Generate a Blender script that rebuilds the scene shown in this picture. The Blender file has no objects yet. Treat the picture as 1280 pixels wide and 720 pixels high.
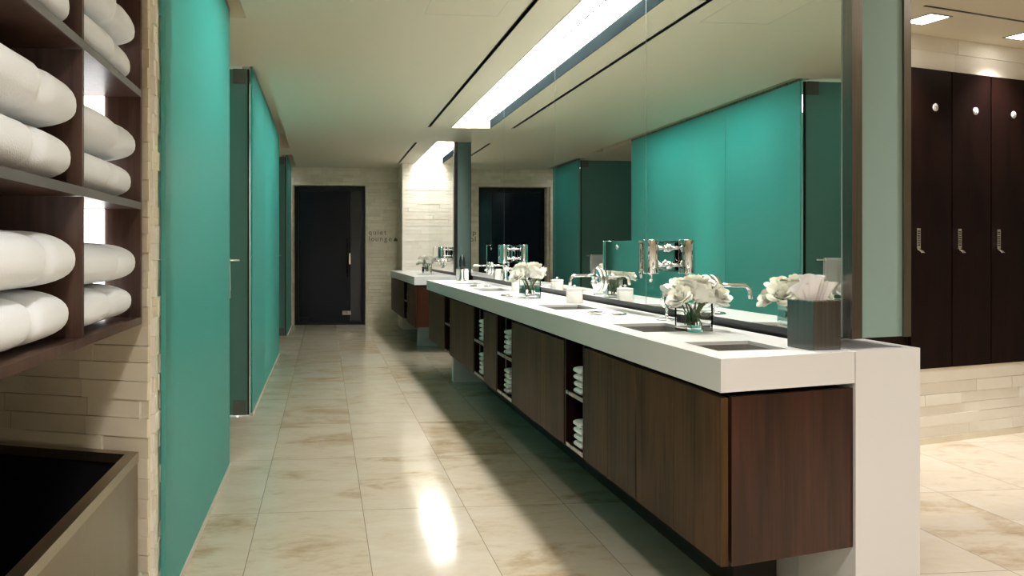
import bpy, bmesh, math, random
from mathutils import Vector, Matrix
C = bpy.context.scene.collection
PI = math.pi
def R(d): return math.radians(d)

# ------------------------------------------------------------------ materials
MATS = {}
def new_mat(name):
    m = bpy.data.materials.new(name); m.use_nodes = True
    nt = m.node_tree; b = nt.nodes['Principled BSDF']
    return m, nt, b
def setp(b, col=None, rough=None, metal=None, spec=None, coat=None, trans=None, ior=None, sheen=None, coat_rough=None):
    if col is not None: b.inputs['Base Color'].default_value = (*col, 1)
    if rough is not None: b.inputs['Roughness'].default_value = rough
    if metal is not None: b.inputs['Metallic'].default_value = metal
    if spec is not None: b.inputs['Specular IOR Level'].default_value = spec
    if coat is not None: b.inputs['Coat Weight'].default_value = coat
    if coat_rough is not None: b.inputs['Coat Roughness'].default_value = coat_rough
    if trans is not None: b.inputs['Transmission Weight'].default_value = trans
    if ior is not None: b.inputs['IOR'].default_value = ior
    if sheen is not None: b.inputs['Sheen Weight'].default_value = sheen
def N(nt, t, **kw):
    n = nt.nodes.new(t)
    for k, v in kw.items(): setattr(n, k, v)
    return n
def noise_bump(nt, b, scale=40, strength=.1, dist=.01, detail=4, stretch=None):
    tc = N(nt, 'ShaderNodeTexCoord'); nz = N(nt, 'ShaderNodeTexNoise')
    nz.inputs['Scale'].default_value = scale; nz.inputs['Detail'].default_value = detail
    src = tc.outputs['Object']
    if stretch:
        mp = N(nt, 'ShaderNodeMapping'); mp.inputs['Scale'].default_value = stretch
        nt.links.new(src, mp.inputs['Vector']); src = mp.outputs['Vector']
    nt.links.new(src, nz.inputs['Vector'])
    bp = N(nt, 'ShaderNodeBump'); bp.inputs['Strength'].default_value = strength; bp.inputs['Distance'].default_value = dist
    nt.links.new(nz.outputs['Fac'], bp.inputs['Height']); nt.links.new(bp.outputs['Normal'], b.inputs['Normal'])
    return nz
def ramp(nt, fac, stops):
    r = N(nt, 'ShaderNodeValToRGB')
    e = r.color_ramp.elements
    while len(e) < len(stops): e.new(.5)
    for i, (p, c) in enumerate(stops):
        e[i].position = p; e[i].color = (*c, 1)
    nt.links.new(fac, r.inputs['Fac'])
    return r
def simple(name, col, rough=.5, metal=0, noise=None, **kw):
    m, nt, b = new_mat(name); setp(b, col, rough, metal, **kw)
    if noise: noise_bump(nt, b, *noise)
    MATS[name] = m; return m
def wood(name, c1, c2, rough=.32, coat=.15, scale=1.0, spec=.5):
    m, nt, b = new_mat(name); setp(b, c1, rough, 0, coat=coat, coat_rough=.2, spec=spec)
    tc = N(nt, 'ShaderNodeTexCoord'); mp = N(nt, 'ShaderNodeMapping')
    mp.inputs['Scale'].default_value = (26*scale, 26*scale, 1.2*scale)
    nt.links.new(tc.outputs['Object'], mp.inputs['Vector'])
    nz = N(nt, 'ShaderNodeTexNoise'); nz.inputs['Scale'].default_value = 2.2; nz.inputs['Detail'].default_value = 7; nz.inputs['Roughness'].default_value = .62
    nt.links.new(mp.outputs['Vector'], nz.inputs['Vector'])
    mp2 = N(nt, 'ShaderNodeMapping'); mp2.inputs['Scale'].default_value = (6, 6, 1)
    nt.links.new(tc.outputs['Object'], mp2.inputs['Vector'])
    n2 = N(nt, 'ShaderNodeTexNoise'); n2.inputs['Scale'].default_value = 1.4; n2.inputs['Detail'].default_value = 2
    nt.links.new(mp2.outputs['Vector'], n2.inputs['Vector'])
    mx = N(nt, 'ShaderNodeMath', operation='MULTIPLY_ADD'); mx.inputs[1].default_value = .55
    nt.links.new(nz.outputs['Fac'], mx.inputs[0])
    m3 = N(nt, 'ShaderNodeMath', operation='MULTIPLY'); m3.inputs[1].default_value = .45
    nt.links.new(n2.outputs['Fac'], m3.inputs[0]); nt.links.new(m3.outputs[0], mx.inputs[2])
    r = ramp(nt, mx.outputs[0], [(.36, c1), (.64, c2)])
    nt.links.new(r.outputs['Color'], b.inputs['Base Color'])
    bp = N(nt, 'ShaderNodeBump'); bp.inputs['Strength'].default_value = .06; bp.inputs['Distance'].default_value = .004
    nt.links.new(nz.outputs['Fac'], bp.inputs['Height']); nt.links.new(bp.outputs['Normal'], b.inputs['Normal'])
    MATS[name] = m; return m
def brushed(name, col, rough, stretch=(60, 60, 1), var=.25):
    m, nt, b = new_mat(name); setp(b, col, rough, 1)
    tc = N(nt, 'ShaderNodeTexCoord'); mp = N(nt, 'ShaderNodeMapping'); mp.inputs['Scale'].default_value = stretch
    nz = N(nt, 'ShaderNodeTexNoise'); nz.inputs['Scale'].default_value = 4; nz.inputs['Detail'].default_value = 5
    nt.links.new(tc.outputs['Object'], mp.inputs['Vector']); nt.links.new(mp.outputs['Vector'], nz.inputs['Vector'])
    mr = N(nt, 'ShaderNodeMapRange'); mr.inputs['To Min'].default_value = rough*(1-var); mr.inputs['To Max'].default_value = rough*(1+var)
    nt.links.new(nz.outputs['Fac'], mr.inputs['Value']); nt.links.new(mr.outputs['Result'], b.inputs['Roughness'])
    r = ramp(nt, nz.outputs['Fac'], [(.3, tuple(c*.82 for c in col)), (.7, col)])
    nt.links.new(r.outputs['Color'], b.inputs['Base Color'])
    MATS[name] = m; return m
def stone(name, c1, c2, rough=.6):
    """split-faced limestone: every block has its own tone (face attribute), plus pits"""
    m, nt, b = new_mat(name); setp(b, c1, rough)
    at = N(nt, 'ShaderNodeAttribute'); at.attribute_name = 'tone'
    tc = N(nt, 'ShaderNodeTexCoord'); nz = N(nt, 'ShaderNodeTexNoise'); nz.inputs['Scale'].default_value = 9; nz.inputs['Detail'].default_value = 6
    nt.links.new(tc.outputs['Object'], nz.inputs['Vector'])
    ad = N(nt, 'ShaderNodeMath', operation='MULTIPLY_ADD'); ad.inputs[1].default_value = .5
    nt.links.new(nz.outputs['Fac'], ad.inputs[0])
    m2 = N(nt, 'ShaderNodeMath', operation='MULTIPLY'); m2.inputs[1].default_value = .5
    nt.links.new(at.outputs['Fac'], m2.inputs[0]); nt.links.new(m2.outputs[0], ad.inputs[2])
    r = ramp(nt, ad.outputs[0], [(.15, c2), (.7, c1)]); nt.links.new(r.outputs['Color'], b.inputs['Base Color'])
    n2 = N(nt, 'ShaderNodeTexNoise'); n2.inputs['Scale'].default_value = 60; n2.inputs['Detail'].default_value = 3
    nt.links.new(tc.outputs['Object'], n2.inputs['Vector'])
    bp = N(nt, 'ShaderNodeBump'); bp.inputs['Strength'].default_value = .25; bp.inputs['Distance'].default_value = .004
    nt.links.new(n2.outputs['Fac'], bp.inputs['Height']); nt.links.new(bp.outputs['Normal'], b.inputs['Normal'])
    MATS[name] = m; return m
def emit(name, col, s):
    m, nt, b = new_mat(name); setp(b, (.8, .8, .8), .5)
    b.inputs['Emission Color'].default_value = (*col, 1); b.inputs['Emission Strength'].default_value = s
    MATS[name] = m; return m
def frosted(name, col, tcol, tmix, rough=.22, gloss=.06):
    """satin-etched glass backed by light: diffuse + translucent body under a satin skin"""
    m, nt, b = new_mat(name); nt.nodes.remove(b)
    out = nt.nodes['Material Output']
    d = N(nt, 'ShaderNodeBsdfDiffuse'); d.inputs['Color'].default_value = (*col, 1)
    t = N(nt, 'ShaderNodeBsdfTranslucent'); t.inputs['Color'].default_value = (*tcol, 1)
    mx = N(nt, 'ShaderNodeMixShader'); mx.inputs['Fac'].default_value = tmix
    nt.links.new(d.outputs[0], mx.inputs[1]); nt.links.new(t.outputs[0], mx.inputs[2])
    g = N(nt, 'ShaderNodeBsdfGlossy'); g.inputs['Roughness'].default_value = rough; g.inputs['Color'].default_value = (.9, .95, .95, 1)
    lw = N(nt, 'ShaderNodeFresnel'); lw.inputs['IOR'].default_value = 1.3
    m2 = N(nt, 'ShaderNodeMixShader'); 
    ml = N(nt, 'ShaderNodeMath', operation='MULTIPLY'); ml.inputs[1].default_value = gloss*10
    nt.links.new(lw.outputs[0], ml.inputs[0]); nt.links.new(ml.outputs[0], m2.inputs['Fac'])
    nt.links.new(mx.outputs[0], m2.inputs[1]); nt.links.new(g.outputs[0], m2.inputs[2])
    nt.links.new(m2.outputs[0], out.inputs['Surface'])
    MATS[name] = m; return m

def floor_mat():
    m, nt, b = new_mat('travertine'); setp(b, (.6, .55, .45), .12, 0, spec=.5)
    tc = N(nt, 'ShaderNodeTexCoord'); sp = N(nt, 'ShaderNodeSeparateXYZ'); nt.links.new(tc.outputs['Object'], sp.inputs[0])
    ax = N(nt, 'ShaderNodeMath', operation='ADD'); ax.inputs[1].default_value = .301+.477*20
    ay = N(nt, 'ShaderNodeMath', operation='ADD'); ay.inputs[1].default_value = -3.33+.84*20
    nt.links.new(sp.outputs['X'], ax.inputs[0]); nt.links.new(sp.outputs['Y'], ay.inputs[0])
    cb = N(nt, 'ShaderNodeCombineXYZ'); nt.links.new(ay.outputs[0], cb.inputs['X']); nt.links.new(ax.outputs[0], cb.inputs['Y'])
    br = N(nt, 'ShaderNodeTexBrick', offset=0.0, squash=1.0)
    br.inputs['Scale'].default_value = 1; br.inputs['Brick Width'].default_value = .84; br.inputs['Row Height'].default_value = .477
    br.inputs['Mortar Size'].default_value = .0016; br.inputs['Mortar Smooth'].default_value = .1; br.inputs['Bias'].default_value = -.15
    br.inputs['Color1'].default_value = (.0, .0, .0, 1); br.inputs['Color2'].default_value = (1, 1, 1, 1); br.inputs['Mortar'].default_value = (.3, .3, .3, 1)
    nt.links.new(cb.outputs[0], br.inputs['Vector'])
    # per tile shift of the veining so that it breaks at the joints
    sc = N(nt, 'ShaderNodeVectorMath', operation='SCALE'); sc.inputs['Scale'].default_value = 7.3
    nt.links.new(br.outputs['Color'], sc.inputs[0])
    mp = N(nt, 'ShaderNodeMapping'); mp.inputs['Scale'].default_value = (1.0, 2.2, 1)
    nt.links.new(tc.outputs['Object'], mp.inputs['Vector'])
    va = N(nt, 'ShaderNodeVectorMath', operation='ADD'); nt.links.new(mp.outputs[0], va.inputs[0]); nt.links.new(sc.outputs[0], va.inputs[1])
    n1 = N(nt, 'ShaderNodeTexNoise'); n1.inputs['Scale'].default_value = 2.3; n1.inputs['Detail'].default_value = 9; n1.inputs['Roughness'].default_value = .62; n1.inputs['Distortion'].default_value = .7
    nt.links.new(va.outputs[0], n1.inputs['Vector'])
    n2 = N(nt, 'ShaderNodeTexNoise'); n2.inputs['Scale'].default_value = 14; n2.inputs['Detail'].default_value = 8; n2.inputs['Roughness'].default_value = .7
    nt.links.new(va.outputs[0], n2.inputs['Vector'])
    a = N(nt, 'ShaderNodeMath', operation='MULTIPLY_ADD'); a.inputs[1].default_value = .75
    nt.links.new(n1.outputs['Fac'], a.inputs[0])
    a2 = N(nt, 'ShaderNodeMath', operation='MULTIPLY'); a2.inputs[1].default_value = .3; nt.links.new(n2.outputs['Fac'], a2.inputs[0])
    nt.links.new(a2.outputs[0], a.inputs[2])
    tl = N(nt, 'ShaderNodeMath', operation='MULTIPLY_ADD'); tl.inputs[1].default_value = .17
    nt.links.new(br.outputs['Color'], tl.inputs[0]); nt.links.new(a.outputs[0], tl.inputs[2])
    r = ramp(nt, tl.outputs[0], [(.33, (.31, .205, .11)), (.45, (.50, .395, .27)), (.56, (.62, .535, .42)), (.76, (.68, .61, .515))])
    mx = N(nt, 'ShaderNodeMix', data_type='RGBA'); nt.links.new(br.outputs['Fac'], mx.inputs['Factor'])
    nt.links.new(r.outputs['Color'], mx.inputs['A']); mx.inputs['B'].default_value = (.27, .23, .17, 1)
    nt.links.new(mx.outputs['Result'], b.inputs['Base Color'])
    mr = N(nt, 'ShaderNodeMapRange'); mr.inputs['To Min'].default_value = .06; mr.inputs['To Max'].default_value = .15
    nt.links.new(n1.outputs['Fac'], mr.inputs['Value']); nt.links.new(mr.outputs[0], b.inputs['Roughness'])
    MATS['floor'] = m
floor_mat()
simple('paint', (.77, .705, .54), .55, noise=(2.5, .05, .02))
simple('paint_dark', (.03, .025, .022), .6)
simple('cove_white', (.86, .86, .85), .5)
simple('plaster', (.66, .63, .54), .6)
simple('cove_edge', (.010, .015, .017), 1, spec=0)
simple('shadow_gap', (.010, .010, .010), 1, spec=0)  # flat black of the trim line along the mirror tops
simple('solid_surface', (.71, .71, .71), .28)
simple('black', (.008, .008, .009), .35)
simple('hinge_metal', (.16, .19, .175), .45, .6)
simple('black_gloss', (.010, .012, .016), .09)
simple('door_glass', (.008, .012, .021), .16, spec=.14)
simple('door_frame', (.006, .007, .010), .3, spec=.25)
simple('side_light', (.025, .032, .045), .08, spec=.4)
wood('walnut', (.020, .0105, .0045), (.088, .046, .018), .42, coat=.0, spec=.1)
wood('walnut_red', (.018, .0055, .003), (.056, .019, .010), .30, coat=.08, spec=.3)
wood('wenge', (.0025, .0013, .0013), (.012, .004, .003), .4, coat=0, spec=.08)
wood('shelf_wood', (.036, .017, .011), (.10, .053, .037), .38, spec=.35)
simple('shelf_edge', (.09, .08, .078), .35)
brushed('steel', (.42, .39, .36), .28)
brushed('post_steel', (.30, .275, .255), .25)
brushed('bronze', (.40, .345, .25), .33)
brushed('hamper_steel', (.25, .20, .135), .33, var=.4)
brushed('box_steel', (.25, .245, .245), .34)
brushed('basin_steel', (.34, .335, .32), .45)
simple('chrome', (.86, .86, .85), .06, 1)
simple('chrome_satin', (.72, .71, .69), .16, 1)
simple('mirror', (.83, .85, .825), .0, 1)
simple('mirror_edge', (.35, .47, .44), .25)
stone('limestone', (.82, .745, .59), (.66, .575, .43))
stone('limestone_pale', (.84, .795, .70), (.74, .68, .58))
simple('mortar', (.36, .31, .22), .9)
simple('terry', (.78, .81, .85), .95, sheen=.4, noise=(260, .3, .004))
simple('cotton', (.82, .84, .86), .9, noise=(120, .3, .004))
simple('ceramic', (.82, .80, .76), .25)
simple('tissue_paper', (.86, .85, .86), .9)
simple('stem_green', (.085, .17, .035), .5)
simple('leaf_green', (.03, .16, .06), .45)
simple('metal_letter', (.09, .085, .08), .4, .6)
simple('disc_white', (.80, .79, .77), .4)
simple('ink', (.04, .04, .045), .5)
simple('lock_black', (.015, .015, .017), .4)
m, nt, b = new_mat('petal'); setp(b, (.93, .92, .83), .6, sheen=.2); b.inputs['Subsurface Weight'].default_value = .08; b.inputs['Subsurface Radius'].default_value = (.02, .018, .01); b.inputs['Subsurface Scale'].default_value = .3
MATS['petal'] = m
m, nt, b = new_mat('vase_glass'); setp(b, (.985, 1, .99), .0, trans=1, ior=1.3); MATS['vase_glass'] = m
m, nt, b = new_mat('water'); setp(b, (.98, 1, .985), .0, trans=1, ior=1.18); MATS['water'] = m
frosted('teal_glass', (.165, .465, .435), (.19, .66, .61), .5, gloss=.03)
frosted('dark_teal_glass', (.19, .36, .33), (.13, .36, .31), .4, rough=.15, gloss=.05)
frosted('grey_glass', (.33, .46, .43), (.3, .5, .44), .3, rough=.2, gloss=.05)
emit('cove_lamp', (1, .96, .885), 36)
emit('cove_lamp_far', (1, .96, .885), 18)
emit('shelf_lamp', (1, .98, .96), 3)
emit('downlight_lamp', (1, .97, .9), 9)

# ------------------------------------------------------------------ mesh builder
class MB:
    def __init__(s): s.bm = bmesh.new(); s.tone = s.bm.faces.layers.float.new('tone')
    def prism(s, poly, z0, z1, tone=.5):
        lo = [s.bm.verts.new((x, y, z0)) for x, y in poly]; hi = [s.bm.verts.new((x, y, z1)) for x, y in poly]
        a = sum(poly[i][0]*poly[(i+1) % len(poly)][1]-poly[(i+1) % len(poly)][0]*poly[i][1] for i in range(len(poly)))
        if a < 0: lo.reverse(); hi.reverse()
        fs = [s.bm.faces.new(list(reversed(lo))), s.bm.faces.new(hi)]
        n = len(lo)
        for i in range(n): fs.append(s.bm.faces.new((lo[i], lo[(i+1) % n], hi[(i+1) % n], hi[i])))
        for f in fs: f[s.tone] = tone
        return s
    def box(s, x0, x1, y0, y1, z0, z1, tone=.5):
        x0, x1 = min(x0, x1), max(x0, x1); y0, y1 = min(y0, y1), max(y0, y1)
        return s.prism([(x0, y0), (x1, y0), (x1, y1), (x0, y1)], min(z0, z1), max(z0, z1), tone)
    def obox(s, o, u, v, w, tone=.5):
        """box from corner o spanned by vectors u, v, w"""
        o, u, v, w = map(Vector, (o, u, v, w))
        if u.cross(v).dot(w) < 0: u, v = v, u
        c = [o, o+u, o+u+v, o+v, o+w, o+u+w, o+u+v+w, o+v+w]
        vs = [s.bm.verts.new(p) for p in c]
        for f in ((3, 2, 1, 0), (4, 5, 6, 7), (0, 1, 5, 4), (1, 2, 6, 5), (2, 3, 7, 6), (3, 0, 4, 7)):
            s.bm.faces.new([vs[i] for i in f])[s.tone] = tone
        return s
    def tube(s, pts, r, n=14, cap=True):
        """round tube through points; r a number or one per point"""
        pts = [Vector(p) for p in pts]
        rr = r if isinstance(r, (list, tuple)) else [r]*len(pts)
        rings = []; ref = None
        for i, p in enumerate(pts):
            t = (pts[min(i+1, len(pts)-1)]-pts[max(i-1, 0)]).normalized()
            if ref is None:
                ref = Vector((0, 0, 1)) if abs(t.z) < .9 else Vector((1, 0, 0))
            a = (ref-t*ref.dot(t)).normalized(); ref = a; bb = t.cross(a)
            rings.append([s.bm.verts.new(p+(a*math.cos(2*PI*k/n)+bb*math.sin(2*PI*k/n))*rr[i]) for k in range(n)])
        for i in range(len(rings)-1):
            for k in range(n):
                f = s.bm.faces.new((rings[i][k], rings[i][(k+1) % n], rings[i+1][(k+1) % n], rings[i+1][k])); f.smooth = True
        if cap:
            s.bm.faces.new(list(reversed(rings[0]))); s.bm.faces.new(rings[-1])
        return s
    def lathe(s, prof, c, n=32, axis='z'):
        """surface of revolution, profile (r, h) from bottom to top, about an axis through c"""
        rings = []
        for r, h in prof:
            ring = []
            if r < 1e-6: 
                p = (c[0], c[1], c[2]+h) if axis == 'z' else (c[0]+h, c[1], c[2])
                ring = [s.bm.verts.new(p)]
            else:
                for k in range(n):
                    a = 2*PI*k/n
                    p = (c[0]+r*math.cos(a), c[1]+r*math.sin(a), c[2]+h) if axis == 'z' else (c[0]+h, c[1]+r*math.cos(a), c[2]+r*math.sin(a))
                    ring.append(s.bm.verts.new(p))
            rings.append(ring)
        for a, b_ in zip(rings, rings[1:]):
            for k in range(n):
                k2 = (k+1) % n
                if len(a) == 1 and len(b_) == 1: continue
                if len(a) == 1: f = s.bm.faces.new((a[0], b_[k2], b_[k]))
                elif len(b_) == 1: f = s.bm.faces.new((a[k], a[k2], b_[0]))
                else: f = s.bm.faces.new((a[k], a[k2], b_[k2], b_[k]))
                f.smooth = True
        return s
    def grid(s, fn, nu, nv, closed_u=False, smooth=True):
        vs = [[s.bm.verts.new(fn(i/nu, j/nv)) for j in range(nv+1)] for i in range(nu if closed_u else nu+1)]
        for i in range(nu):
            i2 = (i+1) % nu if closed_u else i+1
            for j in range(nv):
                f = s.bm.faces.new((vs[i][j], vs[i2][j], vs[i2][j+1], vs[i][j+1])); f.smooth = smooth
        return s
    def build(s, name, mat, parent=None, bevel=0, loc=(0, 0, 0), rz=0, seg=2, solid=0):
        bm = s.bm
        if bevel:
            bmesh.ops.bevel(bm, geom=[e for e in bm.edges if len(e.link_faces) == 2 and e.calc_face_angle(0) > .5], offset=bevel, segments=seg, affect='EDGES', profile=.6, clamp_overlap=True)
        bmesh.ops.recalc_face_normals(bm, faces=bm.faces[:])
        me = bpy.data.meshes.new(name); bm.to_mesh(me); bm.free()
        o = bpy.data.objects.new(name, me); C.objects.link(o)
        me.materials.append(MATS[mat])
        o.location = loc; o.rotation_euler = (0, 0, rz)
        if solid:
            md = o.modifiers.new('thick', 'SOLIDIFY'); md.thickness = solid; md.offset = 0
        if parent: o.parent = parent
        return o
def tag(o, label, cat, group=None):
    o['label'] = label; o['category'] = cat
    if group: o['group'] = group
    return o
def struct(o): o['kind'] = 'structure'; return o
def thing(name, label, cat, loc=(0, 0, 0), rz=0, group=None):
    o = bpy.data.objects.new(name, None); o.empty_display_size = .05; C.objects.link(o)
    o.location = loc; o.rotation_euler = (0, 0, rz)
    return tag(o, label, cat, group)
def dup(root, loc, rz=0, label=None, group=None):
    r = root.copy(); C.objects.link(r); r.location = loc; r.rotation_euler = (0, 0, rz)
    if label: r['label'] = label
    if group: r['group'] = group
    for ch in list(root.children):
        c = ch.copy(); C.objects.link(c); c.parent = r
        for g in list(ch.children):
            d = g.copy(); C.objects.link(d); d.parent = c
    return r

# ------------------------------------------------------------------ layout numbers (metres)
EYE = 1.2
CEIL = 2.535
GX = -.525                # face of the teal glass line
MX = 1.58                 # face of the mirrors
TOP = .90                 # worktop
SK = .225                 # the vanity ends are cut at a slant (dY per dX)
def xf(y): return 1.093-.0108*(y-1.906)          # front edge of the worktop
BACK = 11.6
rng = random.Random(4)

# ------------------------------------------------------------------ shell
struct(MB().box(-2.6, 7.2, -3.2, 12.4, -.12, 0).build('floor', 'floor'))
# ceiling slab pieces leaving the light cove slots and the glass-line recesses open
c = MB()
SX0, SX1 = 1.362, 1.81
def cslab(x0, x1, y0, y1): c.box(x0, x1, y0, y1, CEIL, CEIL+.09)
RX0, RX1 = -.60, -.45
recs = [(1.6, 4.19), (5.28, 9.47), (10.1, 11.45)]
cslab(-2.6, RX0, -3.2, 12.4)
ys = -3.2
for a, b_ in recs:
    cslab(RX0, RX1, ys, a); ys = b_
cslab(RX0, RX1, ys, 12.4)
AX0, AX1 = 1.108, 1.130
cslab(RX1, AX0, -3.2, 12.4)
cslab(AX0, AX1, -3.2, 1.2); cslab(AX0, AX1, 7.71, 8.80); cslab(AX0, AX1, 10.89, 12.4)
cslab(AX1, SX0, -3.2, 12.4)
cslab(SX0, SX1, -3.2, 2.045); cslab(SX0, SX1, 7.72, 8.72); cslab(SX0, SX1, 10.9, 12.4)
cslab(SX1, 7.2, -3.2, 12.4)
struct(c.build('ceiling', 'paint'))
# recess boxes above the glass line
for i, (a, b_) in enumerate(recs):
    r = MB().box(RX0-.01, RX1+.01, a-.01, b_+.01, CEIL+.19, CEIL+.2)
    r.box(RX0-.02, RX0, a-.01, b_+.01, CEIL+.09, CEIL+.19).box(RX1, RX1+.02, a-.01, b_+.01, CEIL+.09, CEIL+.19)
    r.box(RX0, RX1, a-.02, a, CEIL+.09, CEIL+.19).box(RX0, RX1, b_, b_+.02, CEIL+.09, CEIL+.19)
    struct(r.build('trim_%d' % (i+1), 'paint'))
def brick_wall(name, o, u, width, z0, z1, nrm, mat, ch=.057, lmin=.09, lmax=.34, prot=.010, depth=.05, seed=1, skip=None):
    """courses of split limestone, one mesh; u along the wall, nrm out of it"""
    g = random.Random(seed); w = MB()
    u = Vector((*u, 0)).normalized(); n = Vector((*nrm, 0)).normalized(); o = Vector((*o, 0))
    z = z0
    while z < z1-.004:
        h = min(ch*g.choice((1, 1, 1, .9, 1.1)), z1-z)
        if z1-z-h < .02: h = z1-z
        x = 0
        while x < width-.001:
            l = min(g.uniform(lmin, lmax), width-x)
            if width-x-l < .05: l = width-x
            spans = [(x, x+l)]
            if skip:
                s0, s1, sz = skip
                if z < sz-.001:
                    h = min(h, sz-z) if sz-z > .02 else h
                    spans = [(a, b2) for a, b2 in ((x, min(x+l, s0)), (max(x, s1), x+l)) if b2-a > .003]
            for a, b2 in spans:
                p = g.uniform(0, prot)
                w.obox(o+u*(a+.0008)+Vector((0, 0, z+.0009))-n*depth, u*(b2-a-.0016), n*(depth+p), (0, 0, h-.0018), g.random())
            x += l
        z += h
    ob = w.build(name, mat)
    return struct(ob)
# back wall around the dark door: opening x -.50 .. 0.62
DX0, DX1, DTOP = -.488, .652, 2.25
brick_wall('wall_back', (-.60, BACK), (1, 0), 2.2, 0, CEIL, (0, -1), 'limestone', seed=3, depth=.19, prot=.008, skip=(DX0+.60, DX1+.60, DTOP))
struct(MB().box(-2.6, 7.2, BACK+.24, BACK+.4, 0, CEIL).build('wall_behind', 'mortar'))
# pier at the end of the second vanity
brick_wall('wall_pier', (1.175, 10.92), (1, 0), .62, 0, CEIL, (0, -1), 'limestone_pale', seed=5, lmax=.4, depth=.08)
struct(MB().box(1.185, 1.8, 11.0, 11.58, 0, CEIL).build('wall_pier_core', 'plaster'))
brick_wall('wall_pier_side', (1.180, 11.57), (0, -1), .60, 0, CEIL, (-1, 0), 'limestone', seed=8, depth=.03, prot=.004)
# side strip of stone left of the door
brick_wall('wall_back_side', (-.522, 11.585), (0, -1), .08, 0, 2.25, (1, 0), 'limestone', seed=9, depth=.03, prot=.004)
# alcove on the left: slanted stone wall, stone nib, and plain walls behind
AO = Vector((-.562, 2.372)); AM = .34
au = Vector((-1, AM)).normalized(); an = Vector((-AM, -1)).normalized()
brick_wall('wall_alcove', AO, au, 1.2, 0, CEIL, an, 'limestone', ch=.060, lmin=.14, lmax=.42, prot=.012, seed=12)
brick_wall('wall_nib', (-.556, 2.378), (0, 1), .16, 0, CEIL, (1, 0), 'limestone_pale', ch=.060, lmin=.02, lmax=.06, prot=.013, depth=.04, seed=14)
struct(MB().box(-1.60, -1.52, -3.2, 2.75, 0, CEIL).build('wall_left', 'plaster'))
struct(MB().box(-2.6, -2.5, 2.4, 12.0, 0, CEIL).build('wall_far_left', 'plaster'))
struct(MB().box(-2.6, 7.2, -3.3, -3.2, 0, CEIL).build('wall_front', 'plaster'))
struct(MB().box(7.1, 7.2, -3.2, 12.2, 0, CEIL).build('wall_far_right', 'plaster'))
# shower partitions behind the glass
struct(MB().box(-2.5, -.62, 4.02, 4.05, 0, CEIL).build('wall_shower', 'plaster'))
struct(MB().box(-2.5, -.62, 8.40, 8.43, 0, CEIL).build('wall_shower_end', 'plaster'))

# ------------------------------------------------------------------ dark door in the back wall
d = struct(thing('door_1', 'black glass door with dark frame in the pale stone back wall', 'door', ((DX0+DX1)/2, BACK+.13, 0)))
dw = (DX1-DX0)/2-.012; dt = DTOP-.012
f = MB(); f.box(-dw, -dw+.055, -.03, .03, 0, dt).box(dw-.055, dw, -.03, .03, 0, dt).box(-dw+.055, dw-.055, -.03, .03, dt-.07, dt).box(-dw+.055, dw-.055, -.03, .03, 0, .05)
f.build('door_frame', 'door_frame', d)
lx = dw-.225
leaf = MB().box(-dw+.06, lx-.004, -.012, .008, .055, dt-.075).build('door_leaf', 'door_glass', d)
MB().box(lx+.004, dw-.058, -.012, .008, .055, dt-.075).build('side_light', 'side_light', d)
h = MB(); h.tube([(lx-.05, -.065, .78), (lx-.05, -.065, 1.40)], .012); h.tube([(lx-.05, -.065, .85), (lx-.05, -.01, .85)], .008).tube([(lx-.05, -.065, 1.33), (lx-.05, -.01, 1.33)], .008)
h.build('pull_handle', 'black_gloss', leaf)
MB().box(lx-.13, lx+.01, -.03, .012, .16, .225).build('lock_patch', 'steel', leaf, bevel=.003)
MB().box(lx-.02, lx+.0, -.025, .012, .98, 1.16).build('latch_plate', 'chrome_satin', leaf, bevel=.003)
MB().box(-dw+.07, -dw+.2, -.03, .012, .06, .12).build('floor_patch', 'door_frame', leaf, bevel=.003)

# quiet lounge sign
sg = thing('wall_sign', 'dark metal lettering reading quiet lounge beside the black door', 'sign', (.70, BACK-.012, 1.43))
def text(name, body, size, loc, parent, mat, ext=.004, rot=(PI/2, 0, 0), align='LEFT', space=1.0):
    cu = bpy.data.curves.new(name, 'FONT'); cu.body = body; cu.size = size; cu.extrude = ext; cu.align_x = align; cu.space_character = space
    cu.materials.append(MATS[mat])
    tmp = bpy.data.objects.new(name, cu); C.objects.link(tmp)
    bpy.context.view_layer.update()
    me = bpy.data.meshes.new_from_object(tmp.evaluated_get(bpy.context.evaluated_depsgraph_get()))
    bpy.data.objects.remove(tmp); bpy.data.curves.remove(cu); me.name = name
    if not me.materials: me.materials.append(MATS[mat])
    o = bpy.data.objects.new(name, me); C.objects.link(o); o.location = loc; o.rotation_euler = rot
    if parent: o.parent = parent
    return o
for word, zz in (('quiet', .03), ('lounge', -.075)):
    lx_ = 0
    for ch in word:
        text('letter', ch, .115, (lx_, 0, zz), sg, 'metal_letter')
        lx_ += {'i': .038, 'l': .038, 't': .05}.get(ch, .072)
ic = MB().box(.41, .47, -.004, .004, -.075, -.045).box(.425, .455, -.004, .004, -.045, -.02).build('icon', 'metal_letter', sg)

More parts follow.
